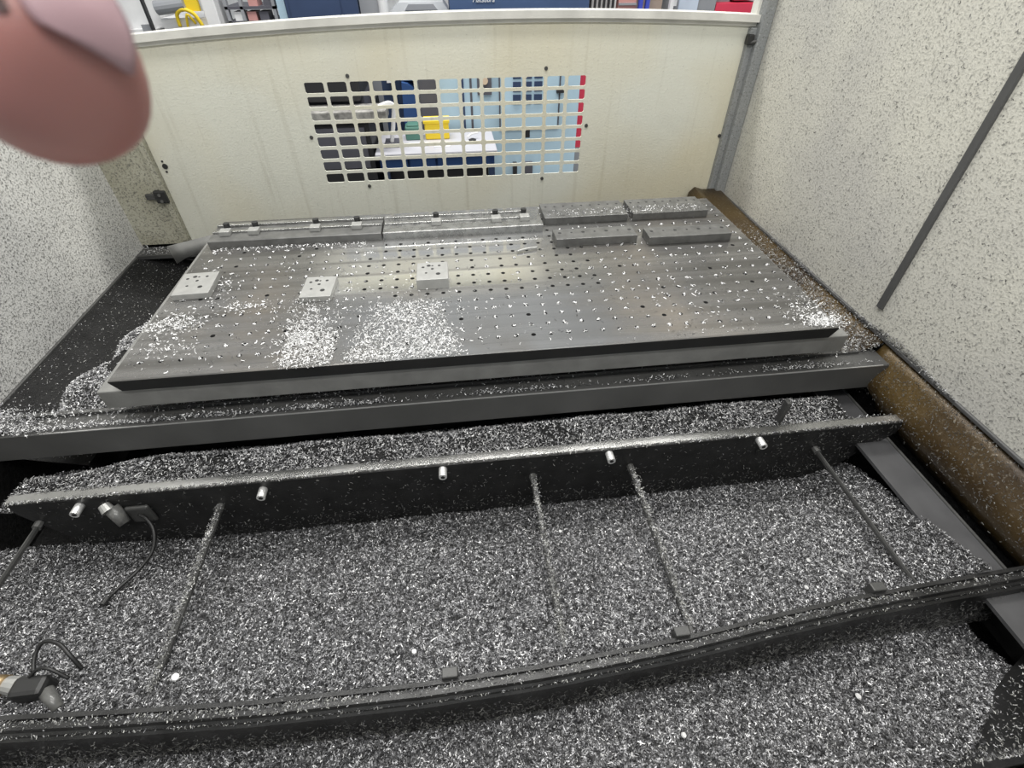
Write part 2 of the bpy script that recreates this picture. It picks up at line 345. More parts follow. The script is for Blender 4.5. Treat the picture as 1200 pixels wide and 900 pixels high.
# ---- brown gutter under the right wall
def strip(profiles):
    mb = MB(); vs = [[mb.bm.verts.new(p) for p in pr] for pr in profiles]
    for a, b in zip(vs, vs[1:]):
        for k in range(len(a) - 1): mb.bm.faces.new((a[k], a[k + 1], b[k + 1], b[k]))
    return mb
gt = empty('chip_gutter', (1.5, 1.3, -1.45), 'rust-brown oily sheet metal gutter below the right wall', 'gutter')
def prof(y, w=1):
    return [(1.605, y, -1.155), (1.585, y, -1.20), (1.552, y, -1.245), (1.535, y, -1.29), (1.548, y, -1.335), (1.575, y, -1.38), (1.595, y, -1.415)]
ys = [1.34, 1.30, 1.2, 1.0, .8, .6, .3, .1]
P = [prof(y) for y in ys]
P[0] = [(x + (.0 if i < 2 else -.02), 1.34 + .0 * i, z) for i, (x, y, z) in enumerate(P[0])]
P[0][-3:] = [(1.57, 1.27, -1.33), (1.585, 1.21, -1.365), (1.595, 1.17, -1.39)]
P[1][-3:] = [(1.56, 1.24, -1.34), (1.580, 1.18, -1.38), (1.597, 1.14, -1.41)]
o = strip(P).build('hopper_side', M_brown, gt, smooth=True)
md = o.modifiers.new('thick', 'SOLIDIFY'); md.thickness = .006; md.offset = 1
P = []
for i in range(9):
    y = 1.345 + (YB - .03 - 1.345) * i / 8; a = i / 8
    P.append([(1.603, y, -1.155), (1.575, y, -1.175 + .05 * a ** 3), (1.50 - .03 * a, y, -1.20 + .075 * a ** 3), (1.44 - .02 * a, y, -1.20 + .09 * a ** 3), (1.40 - .01 * a, y, -1.26 + .12 * a ** 3), (1.39 - .03 * a, y, -1.5)])
o = strip(P).build('back_channel', M_brown, gt, smooth=True)
md = o.modifiers.new('thick', 'SOLIDIFY'); md.thickness = .006; md.offset = 1
# ---- black slope left of the table
lt = empty('left_slope_sheet', (-1.6, 1.9, -1.5), 'oily black sloping sheet between the left wall and the table', 'sheet')
strip([[(XL + .004, y, -1.325), (-1.60, y, -1.39), (-1.42, y, -1.45), (-1.40, y, -1.56)] for y in (1.33, 1.5, 1.8, 2.4, YB - .005)]).build('slope', mat('oily_black_slope', (.010, .010, .010), .6, 0, .4, 14, .3, 120, spec=.2), lt)
box('side_ledge', M_dark, lt, -1.30, -1.17, 1.65, 2.40, -1.40, -1.24)
MB().box(XL + .003, -1.45, YB - .12, YB - .013, -1.335, -1.315).build('back_ledge', M_dkgrey, lt)
# curved grey guard at the table's rear left corner
gd = empty('corner_guard', (-1.2, 2.3, -1.1), 'curved grey sheet guard at the rear left corner of the table', 'guard')
gp = [((-1.455, -1.158), (-1.435, -1.245)), ((-1.40, -1.146), (-1.38, -1.215)), ((-1.34, -1.134), (-1.33, -1.198)), ((-1.26, -1.118), (-1.27, -1.188)), ((-1.10, -1.088), (-1.10, -1.18))]
o = strip([[(a[0], 2.50, a[1]), (b[0], 2.48, b[1])] for a, b in gp]).build('guard_sheet', M_plate2, gd, smooth=True)
md = o.modifiers.new('thick', 'SOLIDIFY'); md.thickness = .004
MB().box(-1.12, -1.0, 2.425, 2.50, -1.2, -1.09).build('guard_foot', M_dkgrey, gd)
# ================================================================ TABLE
TX0, TX1, TY0, TY1 = -1.09, 1.282, 1.2535, 2.388
tb = empty('machine_table', (.1, 1.82, -1.45), 'large grey steel fixture table drilled with rows of holes', 'machine table')
PX, PY = .0597, .0602
def table_top():
    mb = MB(); bm = mb.bm
    gx0 = .706 - PX * 29.5; nx = 39; gy0 = 1.817 - PY * 8.5; ny = 17
    gx1, gy1 = gx0 + nx * PX, gy0 + ny * PY; V = {}
    def vert(x, y, z):
        k = (round(x, 5), round(y, 5), z)
        if k not in V: V[k] = bm.verts.new((x, y, z))
        return V[k]
    r = .0085
    hole = [(r * math.cos(a), r * math.sin(a)) for a in [math.pi * (1.25 + k / 4) for k in range(8)]]
    hx, hy = PX / 2, PY / 2
    out = [(-hx, -hy), (0, -hy), (hx, -hy), (hx, 0), (hx, hy), (0, hy), (-hx, hy), (-hx, 0)]
    for i in range(nx):
        for j in range(ny):
            cx, cy = gx0 + PX * (i + .5), gy0 + PY * (j + .5)
            hv = [vert(cx + a, cy + b, -1.0) for a, b in hole]; ov = [vert(cx + a, cy + b, -1.0) for a, b in out]; lv = [vert(cx + a, cy + b, -1.012) for a, b in hole]
            for q in range(8):
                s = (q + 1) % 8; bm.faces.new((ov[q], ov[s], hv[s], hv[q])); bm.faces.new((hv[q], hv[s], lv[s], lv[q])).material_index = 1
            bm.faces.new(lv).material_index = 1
    zt = -1.0
    for a, b, c, d in ((TX0 + .003, gx0, TY0 + .003, TY1 - .003), (gx1, TX1 - .003, TY0 + .003, TY1 - .003), (gx0, gx1, TY0 + .003, gy0), (gx0, gx1, gy1, TY1 - .003)):
        bm.faces.new([bm.verts.new(p) for p in ((a, c, zt), (b, c, zt), (b, d, zt), (a, d, zt))])
    # chamfered rim, dark front face
    def loop(i, z, bx=0): return [(TX0 + i + bx, TY0 + i, z), (TX1 - i - bx, TY0 + i, z), (TX1 - i - bx, TY1 - i, z), (TX0 + i + bx, TY1 - i, z)]
    Ls = [loop(.003, -1.0), loop(0, -1.003), loop(.0, -1.008), loop(.006, -1.048, .012), loop(.02, -1.056, .02)]
    vs = [[bm.verts.new(p) for p in l] for l in Ls]
    for n_, (a, b) in enumerate(zip(vs, vs[1:])):
        for k in range(4): bm.faces.new((a[k], a[(k + 1) % 4], b[(k + 1) % 4], b[k])).material_index = 0 if n_ == 0 else 2
    bm.faces.new(vs[-1]).material_index = 2
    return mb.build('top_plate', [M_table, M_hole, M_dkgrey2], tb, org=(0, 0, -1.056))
M_dkgrey2 = mat('blackened_plate_edge', (.018, .018, .018), .55, .3, .2, 10)
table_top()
MB().box(-1.16, 1.355, 1.272, 2.42, -1.128, -1.056, .004).build('lower_plate', M_plate2, tb)
MB().box(-.95, 1.25, 1.50, 2.4, -1.20, -1.128).build('pedestal', M_dark, tb)
M_edgelight = mat('painted_edge_highlight', (.55, .55, .54), .35, .6)
# beam below
bmz = empty('saddle_beam', (0, 1.4, -1.6), 'long dark grey painted beam running below the front of the table', 'machine beam')
MB().prism([(1.255, -1.203), (1.259, -1.200), (1.36, -1.200), (1.36, -1.313), (1.259, -1.313), (1.255, -1.309)], 0, -1.60, 1.575).build('beam_body', M_beam, bmz)
MB().box(-1.40, 1.55, 1.2542, 1.2575, -1.2025, -1.1990).build('edge_highlight', M_edgelight, bmz)  # light strip painting in the highlight along the beam's front edge
MB().box(-1.10, 1.50, 1.36, 1.55, -1.30, -1.202).box(-1.5, 1.5, 1.33, 1.335, -1.2, -1.188).build('top_strip', M_dkgrey, bmz)
MB().box(-1.20, 1.48, 1.36, 1.60, -1.56, -1.313).build('beam_foot', M_dark, bmz)
# ================================================================ CHIP TRAY: rails, rods
yb_ = 1.10
br = empty('rear_tray_rail', (0, 1.07, -1.55), 'black steel tray rail with silver cap screws, behind the large chip bed', 'rail')
MB().prism([(1.062, -1.305), (1.064, -1.300), (1.095, -1.300), (1.098, -1.306), (1.098, -1.32), (1.072, -1.32), (1.062, -1.32)], 0, -1.457, 1.552).build('top_flange', mat('worn_bare_flange', (.42, .42, .41), .27, .9, .4, 2.5, .05, 150, rvar=.1), br)
MB().prism([(-1.452, -1.306), (1.548, -1.306), (1.54, -1.36), (1.40, -1.50), (1.36, -1.62), (-1.30, -1.62), (-1.36, -1.52), (-1.45, -1.35)], 1, 1.058, 1.068).build('face_plate', M_dark, br)
M_screw = mat('bright_screw', (.75, .75, .74), .35, .55)
for x, z in ((-.695, -1.340), (-.111, -1.322), (.458, -1.322), (1.0, -1.322), (-1.253, -1.335)):
    b = MB().cyl((x, 1.060, z), (x, 1.022, z), .0135, n=16).build('cap_screw', M_screw, br, smooth=False)
    MB().cyl((x, 1.0218, z), (x, 1.0212, z), .0075, n=6).build('hex_socket', M_black, b)
MB().prism([(1.55, -1.27), (1.60, -1.262), (1.605, -1.275), (1.556, -1.285)], 1, 1.05, 1.09).build('end_tab', M_bar, br)
MB().box(1.105, 1.120, 1.12, 1.145, -1.33, -1.22, .003).build('stub_post', M_dkgrey, br)
# clip with the black cable on the rail's left
ca = empty('sensor_cable', (-1.12, 1.04, -1.38), 'black cable with grey plug drooping from the rear tray rail', 'cable')
MB().cyl((-1.165, 1.05, -1.352), (-1.135, 1.02, -1.40), .024, .018).build('plug', M_clear, ca, smooth=True)
MB().cyl((-1.18, 1.05, -1.335), (-1.165, 1.035, -1.35), .016, .02).build('nut', M_alul, ca)
MB().box(-1.135, -1.06, 1.045, 1.060, -1.44, -1.36, .008).build('bracket', M_dkgrey, ca)
MB().tube([(-1.10, 1.045, -1.395), (-1.073, 1.029, -1.40), (-1.047, .995, -1.42), (-1.047, .945, -1.455), (-1.078, .893, -1.475), (-1.114, .836, -1.475), (-1.123, .789, -1.46)], .0055).build('cord', M_rubber, ca, smooth=True)
MB().cyl((-1.122, .80, -1.462), (-1.124, .78, -1.458), .009, .007).build('end_cap', M_black, ca)
# rods across the tray
for x, lab in ((-1.41, 'leftmost thin rod across the chip tray, dark and partly buried'), (-.852, 'chip-covered rod across the tray, second from the left'), (.195, 'chip-dusted rod across the middle of the tray, left of the closely set pair'),
               (.545, 'chip-dusted rod across the tray, right one of the closely set middle pair'), (1.243, 'thin dark rod across the right end of the chip tray')):
    t = empty('tray_rod', (x, 1.06, -1.40), lab, 'rod')
    w_ = .5 if abs(x) > 1.2 else 1
    MB().prism([(x - .009 * w_, -1.41), (x - .009 * w_, -1.40), (x - .004 * w_, -1.394), (x + .004 * w_, -1.394), (x + .009 * w_, -1.40), (x + .009 * w_, -1.41)], 1, .47, 1.05).build('rod', M_dkgrey, t)
    MB().cyl((x, 1.035, -1.402), (x, 1.057, -1.402), .013, n=8).build('end_nut', M_bar, t)
# front rail: bowed sheet-metal section
FR = [(-1.75, .475), (-1.149, .473), (-.85, .452), (-.563, .436), (-.161, .428), (.134, .434), (.497, .456), (.75, .482), (1.0, .502), (1.25, .516), (1.58, .530)]
def yf(x): return np.interp(x, [p[0] for p in FR], [p[1] for p in FR])
fr = empty('front_tray_rail', (0, .42, -1.5), 'bowed black sheet-metal rail along the near edge of the chip tray', 'rail')
pf = [(-.001, -.04), (.0, 0), (-.007, .002), (-.009, -.006), (-.019, -.006), (-.021, .002), (-.028, .002), (-.030, -.012), (-.036, -.016), (-.038, -.022), (-.044, -.026), (-.052, -.10), (-.058, -.17)]
xs = np.linspace(-1.75, 1.58, 60)
o = strip([[(x, float(yf(x)) + a, -1.35 + b) for a, b in pf] for x in xs]).build('rail_section', M_darkrail := mat('worn_black_rail', (.035, .035, .035), .38, .4, .35, 12, .08, 120), fr)
md = o.modifiers.new('thick', 'SOLIDIFY'); md.thickness = .003
for x in (-.104, .497, 1.079):
    y = float(yf(x)); MB().box(x - .02, x + .02, y, y + .024, -1.375, -1.335, .003).build('clip', M_dkgrey, fr)
# right-hand frame bar
MB_ = MB().prism([(1.41, .33), (1.54, .33), (1.54, 1.39), (1.41, 1.39)], 2, -1.412, -1.400)
sb = empty('side_frame_bar', (1.47, .8, -1.55), 'flat grey frame bar along the right side of the chip tray', 'frame bar')
MB_.build('flat_bar', mat('frame_bar_paint', (.085, .085, .088), .5, .2, .2, 8), sb); MB().box(1.532, 1.54, .33, 1.39, -1.412, -1.394).build('raised_edge', M_bar, sb)
MB().box(1.50, 1.53, .3, 1.39, -1.56, -1.412).build('web', M_dark, sb)
cp = empty('corner_sheet', (1.3, .2, -1.45), 'black sloping sheet in the lower right corner of the chip tray', 'sheet')
strip([[(.93, .105, -1.44), (1.0, .102, -1.195)], [(1.08, .165, -1.45), (1.12, .105, -1.195)], [(1.22, .235, -1.46), (1.25, .11, -1.195)], [(1.38, .31, -1.48), (1.40, .12, -1.195)], [(1.60, .40, -1.50), (1.60, .13, -1.195)]]).build('slope', M_dark, cp, True)
n = 1800; u = rng.random(n); v = rng.random(n); xa = 1.0 + .6 * u; ya = np.interp(xa, [1.0, 1.12, 1.25, 1.4, 1.6], [.13, .18, .245, .315, .40])
scatter('metal_chips', 'sparse dull chips on the black sheet in the lower right corner', np.column_stack([xa, ya + (.115 - ya) * v, -1.45 + .25 * v + .006]), m=[M_chipgrey, M_chip], L=(.003, .008), W=(.0012, .0022))
# hose fitting lower left
hf_ = empty('coolant_fitting', (-1.14, .53, -1.42), 'black coolant fitting with brass cap and two curled black wires, lower left corner', 'fitting')
MB().box(-1.175, -1.095, .515, .565, -1.42, -1.358, .012).build('body', M_black, hf_)
MB().cyl((-1.175, .55, -1.385), (-1.205, .556, -1.38), .024, .02).build('collar', M_alul, hf_)
MB().cyl((-1.203, .555, -1.38), (-1.232, .56, -1.376), .023, .021, 18).build('brass_cap', M_brass, hf_, smooth=True)
MB().cyl((-1.10, .53, -1.385), (-1.055, .49, -1.392), .017, .012).build('hose_tail', M_clear, hf_, smooth=True)
MB().tube([(-1.145, .575, -1.37), (-1.155, .61, -1.36), (-1.14, .636, -1.345), (-1.10, .628, -1.345), (-1.065, .60, -1.36), (-1.045, .578, -1.395)], .005).build('wire', M_rubber, hf_, smooth=True)
MB().tube([(-1.14, .56, -1.36), (-1.12, .572, -1.35), (-1.09, .568, -1.35), (-1.055, .552, -1.38)], .0045).build('wire', M_rubber, hf_, smooth=True)
# ================================================================ CHIPS
bh = lambda x, y: .07 * np.clip((x - 1.22) / .2, 0, 1) - 1.60 + .205 * np.clip((1.07 - y) / .60, 0, 1) ** .85 + .010 * noise2(x, y, 7, 3) + .05 * np.clip((-1.0 - x) / .5, 0, 1) * np.clip((y - .5) / .5, 0, 1)
bed('metal_chips', 'wide bed of fine grey aluminium chips filling the tray between the two rails', (-1.75, 1.43), (.44, 1.062), bh, 300000, oily=.65, shine=.085, density=lambda x, y: .55 + .45 * np.clip((1.0 - y) / .5, 0, 1),
    inside=lambda x, y: (y > yf(x) + .006))
fh = lambda x, y: -1.52 + .10 * np.clip((.42 - y) / .25, 0, 1) + .008 * noise2(x, y, 9, 5) - .06 * np.clip((x - 1.2) / .3, 0, 1)
bed('metal_chips', 'bed of fine aluminium chips nearest the camera, in front of the front rail', (-1.6, 1.45), (.10, .50), fh, 180000, oily=.55, inside=lambda x, y: (y < yf(x) - .052) & (y > .10), step=.01)
mh = lambda x, y: -1.335 + .012 * noise2(x, y, 9, 11) - .05 * np.clip((-1.1 - x) / .3, 0, 1) - .14 * np.clip((y - 1.24) / .15, 0, 1) - .02 * np.clip((.6 - x), 0, .6)
bed('metal_chips', 'strip of coarse aluminium chips between the beam and the rear rail', (-1.56, 1.40), (1.10, 1.40), mh, 66000, oily=0, shine=.32, density=lambda x, y: np.where(y > 1.28, .2, 1) * np.clip(.75 + .6 * noise2(x, y, 14, 2), .15, 1), mats=[M_beddark, M_chip, M_chipbright])
lxb = lambda y: -1.51 + .155 * np.clip((y - 1.45) / .6, 0, 1) + .02 * np.sin(y * 23)
lh = lambda x, y: -1.225 - .7 * np.clip(lxb(y) + .06 - x, 0, .1) - .05 * np.clip((1.5 - y) / .2, 0, 1) + .010 * noise2(x, y, 11, 8)
bed('metal_chips', 'heap of chips on the dark ledge left of the table', (-1.50, -1.08), (1.27, 2.45), lh, 34000, oily=0, shine=.25, density=lambda x, y: np.clip(1.1 - (y - 1.6) * 1.1, .22, 1), mats=[M_beddark, M_chip, M_chipbright], step=.012,
    inside=lambda x, y: (x > lxb(y)) & ~((np.abs(x + 1.33 + (y - 1.62) * .5) < .045) & (y > 1.60) & (y < 1.72)))
# heap at the left end of the beam
eh = lambda x, y: -1.195 + .035 * np.exp(-((x + 1.56) / .07) ** 2) - .0 * y
P = np.column_stack([-1.6 + np.abs(rng.normal(0, .10, 2600)), rng.normal(1.29, .035, 2600)]); P = P[(P[:, 1] > 1.24)]
scatter('metal_chips', 'tufted heap of chips on the left end of the long beam', np.column_stack([P, eh(P[:, 0], P[:, 1]) + rng.uniform(0, .01, len(P))]), tilt=.9, curl=1.2)
# chips along the beam
n = 9000; x = rng.uniform(-1.58, 1.56, n); row = rng.random(n); y = np.where(row < .62, 1.268 + np.abs(rng.normal(0, .010, n)), np.where(row < .85, 1.335 + rng.normal(0, .007, n), rng.uniform(1.26, 1.4, n)))
k = rng.random(n) < np.clip(.35 + .9 * noise2(x, y * 0, 7, 4) + .9 * np.clip((.1 - x) * .6, 0, 1), .10, 1)
scatter('metal_chips', 'broken rows of bright chips lying along the top of the long beam', np.column_stack([x, y, -1.197 + rng.uniform(0, .012, n)])[k], tilt=.6)
n = 1500; x = rng.uniform(-1.58, -.9, n)
# chips stuck to the rails' faces
n = 5200; x = rng.uniform(-1.43, 1.53, n); z = -1.315 - rng.random(n) ** 1.0 * .29
k = (rng.random(n) < np.where(z < -1.50, 1, .22) + .6 * np.clip((x - .9), 0, .5) * 2) & (x > -1.44 + (-1.32 - z) * .4) & (x < 1.55 - (-1.33 - z) * .75)
def wallscatter(name, label, C, axis, L=(.005, .011), W=(.0012, .0024)):
    V, F = flake_arrays(np.zeros_like(C), L=L, W=W, tilt=.25, curl=.5)
    V = V[:, [0, 2, 1]] if axis == 1 else V[:, [2, 0, 1]]
    V = V + np.repeat(C, 6, 0); mi = np.tile((rng.random(len(C)) < .25).astype(int), 2)
    return tag(bulk(name, V, F, [M_chipgrey, M_chip], midx=mi), label, 'metal chips', kind='stuff')
wallscatter('stuck_chips', 'fine chips clinging to the black face of the rear tray rail', np.column_stack([x, np.full(n, 1.055), z])[k], 1)
n = 3200; x = rng.uniform(-1.45, 1.55, n)
scatter('metal_chips', 'thin line of chips along both edges of the rear rail flange', np.column_stack([x, np.where(rng.random(n) < .75, 1.061, 1.097) + rng.normal(0, .003, n), np.full(n, -1.297)])[rng.random(n) < np.clip(.55 + .7 * np.abs(x) - .3, .3, 1)], m=[M_chipgrey, M_chip], L=(.004, .010))
n = 12000; x = rng.uniform(-1.7, 1.56, n); q = rng.random(n); off = np.where(q < .45, -.024, np.where(q < .7, -.014, -.036)) + rng.normal(0, .003, n)
k = rng.random(n) < np.clip(.5 + .5 * noise2(x, x * 0, 6, 9) + .5 * np.clip(-.3 - x, 0, 1), .15, 1)
scatter('metal_chips', 'fine chips lodged in the grooves along the top of the front rail', np.column_stack([x, yf(x) + off, np.where(q > .7, -1.366, -1.348) + rng.uniform(0, .003, n)])[k], m=[M_chipgrey, M_chip], L=(.003, .008), W=(.0012, .0024))
n = 15000; x = rng.uniform(-1.7, 1.56, n); zz = rng.random(n) ** .45 * .15
wallscatter('stuck_chips', 'chips clinging to the dark near face of the front rail', np.column_stack([x, yf(x) - .053 - zz * .093, -1.377 - zz]), 1, L=(.005, .012))
# chips on the rods
for x0 in (-.852, .195, .545):
    n = 900; y = rng.uniform(.5, 1.05, n)
    scatter('metal_chips', {-.852: 'dusting of chips on the second rod from the left', .195: 'dusting of chips on the left rod of the middle pair', .545: 'dusting of chips on the right rod of the middle pair'}[x0],
            np.column_stack([x0 + rng.normal(0, .006, n), y, np.full(n, -1.392) + rng.uniform(0, .003, n)]), m=[M_chipgrey, M_chip], L=(.003, .008), W=(.0012, .0025))
# piles on the table
def pile(label, pts, z0=-1.0, h=.012, **k):
    P = np.array(pts); scatter('chip_pile', label, np.column_stack([P, z0 + .002 + rng.random(len(P)) * h]), m=[M_chipbright, M_chipbright], cat='chip pile', **k)
def blob(n, cx, cy, sx, sy, cut=TY0 - .01):
    p = np.column_stack([rng.normal(cx, sx, n), rng.normal(cy, sy, n)]); return p[(p[:, 1] > cut) & (np.abs(p[:, 0] - cx) < 2.3 * sx)]
pile('tall narrow pile of bright chips spilling to the table front below the middle small block', np.concatenate([np.column_stack([rng.uniform(-.585, -.425, 1200), rng.uniform(1.245, 1.42, 1200)]), blob(800, -.54, 1.45, .045, .09), blob(220, -.50, 1.5, .09, .13)]), h=.018, tilt=.8)
def trap(n):
    y = 1.25 + (rng.random(n) ** 1.25) * .33; s = (y - 1.25) / .33; x = rng.uniform(-1, 1, n) * (.185 - .08 * s) - .20 + rng.normal(0, .012, n); return np.column_stack([x, y])[rng.random(n) < 1.15 - .75 * s]
pile('wide fan-shaped pile of bright chips at the table front, left of centre', np.concatenate([trap(3600), blob(300, -.2, 1.47, .14, .12)]), h=.02, tilt=.8)
pile('small pile of bright chips on the right front corner of the table', np.concatenate([blob(650, 1.235, 1.285, .035, .022), blob(260, 1.22, 1.35, .05, .05)]), h=.014, tilt=.8)
pile('loose pile of bright chips near the left edge of the table', np.concatenate([blob(420, -1.0, 1.53, .055, .03), blob(110, -.98, 1.40, .05, .03)]), h=.010)
pile('thin elongated pile of chips between the two left small blocks', np.concatenate([blob(150, -.78, 1.62, .06, .02), blob(60, -.92, 1.72, .03, .06), blob(40, -.9, 1.78, .03, .04)]), h=.008)
pile('ragged row of chips against the front of the long slotted rail', np.column_stack([rng.uniform(-1.04, -.4, 330), 2.085 + rng.normal(0, .009, 330)]), h=.006)
# chips in the drilled holes and strewn about
hx = np.array([.706 - PX * 29 + PX * i for i in range(39)]); hy = np.array([1.817 - PY * 8 + PY * j for j in range(17)])
G = np.array([(a, b) for a in hx for b in hy]); G = G[rng.random(len(G)) < np.clip(.93 - .60 * ((G[:, 0] > -.4) & (G[:, 0] < .55) & (G[:, 1] > 1.6)), 0, 1)]
C = np.repeat(G, 9, 0) + rng.normal(0, .0034, (len(G) * 9, 2))
scatter('metal_chips', 'tufts of bright chips packed into the drilled holes of the table', np.column_stack([C, -1.003 + rng.uniform(0, .006, len(C))]), m=[M_chipbright, M_chipbright], L=(.004, .009), W=(.002, .0035))
n = 3000; x = rng.uniform(TX0 + .01, TX1 - .01, n); y = rng.uniform(TY0 + .01, TY1 - .02, n)
k = rng.random(n) < np.clip(.25 + .5 * np.clip(-.3 - x, 0, 1) + .6 * noise2(x, y, 8, 21) + .5 * ((x > .7) & (y < 1.55)), .04, 1)
scatter('metal_chips', 'stray chips strewn thinly over the table surface', np.column_stack([x, y, np.full(n, -.998)])[k], L=(.005, .014))
n = 26000; x = rng.uniform(1.33, 1.60, n); y = rng.uniform(1.33, 2.6, n); zz = np.interp(x, [1.36, 1.42, 1.5, 1.575, 1.6], [-1.235, -1.19, -1.195, -1.17, -1.15]) + .09 * np.clip((y - 1.345) / 1.475, 0, 1) ** 3
k = (rng.random(n) < np.clip(1.25 - np.abs(x - 1.43) * 5, .15, 1) * np.clip((2.45 - y) * 1.6, 0, 1))
scatter('metal_chips', 'drift of fine chips along the brown gutter beside the table', np.column_stack([x, y, zz + .004])[k], m=[M_chipgrey, M_chip], L=(.004, .009))
n = 5000; y = rng.uniform(.45, 1.3, n); t = rng.uniform(0, 1, n) ** .8; xx = np.interp(t, [0, .3, .5, .7, 1], [1.60, 1.56, 1.535, 1.535, 1.57]); zz = -1.16 - .22 * t
k = rng.random(n) < np.clip(1.1 - 1.3 * t, .05, 1) * .6
wallscatter('stuck_chips', 'fine chips stuck to the bulging brown gutter side', np.column_stack([xx - .006, y, zz])[k], 0, L=(.004, .009))
n = 1100; y = rng.uniform(1.0, 1.55, n); scatter('metal_chips', 'small ridge of chips on the ledge at the foot of the right wall seal', np.column_stack([1.597 - np.abs(rng.normal(0, .006, n)), y, -1.145 + rng.random(n) * .03 * np.exp(-((y - 1.27) / .14) ** 2)]), m=[M_chipgrey, M_chip], L=(.004, .009))
# specks on the side walls, left sheet
n = 4200; wallscatter('stuck_chips', 'fine chips stuck all over the right wall', np.column_stack([np.full(n, XR - .002), rng.uniform(.2, 2.78, n), -1.15 + rng.random(n) ** 1.3 * 1.2]), 0, L=(.004, .010))
n = 4200; wallscatter('stuck_chips', 'fine chips stuck all over the left wall', np.column_stack([np.full(n, XL + .002), rng.uniform(.6, 2.8, n), -1.31 + rng.random(n) ** 1.3 * 1.2]), 0, L=(.004, .010))
n = 2600; x = rng.uniform(XL + .01, -1.42, n); y = rng.uniform(1.34, 2.8, n)
scatter('metal_chips', 'sparse chips on the black slope beside the left wall', np.column_stack([x, y, np.interp(x, [XL, -1.6, -1.42], [-1.325, -1.39, -1.45]) + .003]), m=[M_chipgrey, M_chip], L=(.003, .008), W=(.0012, .0022))
n = 500; scatter('metal_chips', 'line of chips on the rear ledge under the dirty strip', np.column_stack([rng.uniform(-1.76, -1.48, n), rng.uniform(2.74, 2.83, n), np.full(n, -1.312)]), L=(.004, .012))
DL = ('bright round chip in the front bed just left of centre bottom', 'bright round chip in the front bed far right of centre', 'round chip in the front bed below the middle pair of rods', 'round chip in the front bed at the far left', 'upper of two round chips near the right end of the tray', 'lower of two round chips near the right end of the tray',
      'small round chip between the middle pair of rods', 'white clump-like round chip near the left rod, by the front rail', 'round chip beside the leftmost rail clip')
for lab, (x, y, z, r) in zip(DL, ((-.03, .22, -1.41, .008), (.93, .30, -1.46, .008), (.45, .27, -1.45, .007), (-.9, .27, -1.45, .006), (1.0, .66, -1.445, .007), (.93, .57, -1.42, .007), (.27, .9, -1.53, .006), (-.8, .53, -1.40, .010), (-.2, .52, -1.40, .007))):
    o = MB().cyl((x, y, z + .006), (x + .001, y, z + .009), r, r * .8, 9).build('chip_disc', M_chipbright)
    tag(o, lab, 'metal chip', 'bright round chips on the beds')
# ================================================================ WORK PIECES ON THE TABLE
def block(label, x0, x1, y0, y1, h, m, holes, rot=0, name='clamp_block', step=None):
    t = empty(name, ((x0 + x1) / 2, (y0 + y1) / 2, -1.0), label, 'block')
    cx, cy = (x0 + x1) / 2, (y0 + y1) / 2
    hh = h - (step or 0)
    b = MB().box(x0, x1, y0, y1, -1.0, -1.0 + hh, .002).build('body', m, t)
    if step: MB().box(x0, x1, y0 + .03, y1, -1.0 + hh, -1.0 + h, .002).build('raised_back', m, t)
    for u, v, r in holes:
        x, y = x0 + (x1 - x0) * u, y0 + (y1 - y0) * v; zt = -1.0 + h + .0004
        MB().cyl((x, y, zt - .004), (x, y, zt), r, n=10).build('hole', M_black, t)
    if rot: t.rotation_euler.z = rot
    return t
hp = [(.2, .72, .006), (.38, .8, .008), (.5, .6, .006), (.72, .78, .006), (.3, .38, .005), (.68, .3, .009), (.5, .78, .004)]
block('bright milled aluminium block with drilled holes, nearest the middle of the table', -.167, -.047, 1.668, 1.80, .042, M_alul, hp)
block('low pale square block with drilled holes, middle one of three', -.592, -.478, 1.63, 1.775, .022, M_alul, hp, -.03)
block('low pale block with drilled holes at the left edge of the table', -1.065, -.935, 1.70, 1.86, .024, M_alul, hp, .05)
bh_ = [(.07 + .145 * i, .6, .008 if i % 2 == 0 else .005) for i in range(7)]
block('grey drilled bar, left one of the front pair at the rear right of the table', .418, .776, 1.948, 2.045, .036, M_bar, bh_, name='fixture_bar')
block('grey drilled bar, right one of the front pair at the rear right of the table', .82, 1.19, 1.918, 2.015, .036, M_bar, bh_, name='fixture_bar')
bb = [(.06 + .11 * i, .75, .006) for i in range(9)]
block('stepped grey bar holding chips, left one of the rear pair by the back panel', .405, .80, 2.17, 2.335, .034, M_bar, bb, name='fixture_bar')
block('stepped grey bar holding chips, right one of the rear pair by the back panel', .825, 1.19, 2.17, 2.335, .034, M_bar, bb, name='fixture_bar')
n = 420; x = rng.uniform(.42, 1.17, n); scatter('metal_chips', 'chips lying on the two rear grey bars', np.column_stack([x, rng.uniform(2.18, 2.25, n), np.full(n, -.963)]), L=(.005, .012))
def long_rail(x0, x1, label, bolts):
    t = empty('slotted_rail', ((x0 + x1) / 2, 2.18, -1.0), label, 'fixture rail')
    MB().prism([(2.105, -1.0), (2.105, -.968), (2.108, -.965), (2.275, -.965), (2.275, -1.0)], 0, x0, x1).build('base', M_bar if x0 < -.9 else M_alu, t)
    MB().box(x0 + .002, x1 - .06 * (x1 > 0), 2.178, 2.196, -.965, -.957, .001).build('slot_lip', M_alu, t)
    MB().box(x0 + .002, x1 - .06 * (x1 > 0), 2.240, 2.262, -.965, -.955, .001).build('back_lip', M_alu, t)
    for x in bolts:
        c = MB().box(x - .022, x + .022, 2.15, 2.19, -.965, -.945, .002).build('clamp', M_alul, t)
        MB().cyl((x, 2.205, -.95), (x, 2.205, -.930), .013, n=10).build('bolt', M_black, c)
long_rail(-1.06, -.332, 'left length of slotted aluminium rail with clamps at the back of the table', (-1.0, -.88, -.62, -.44))
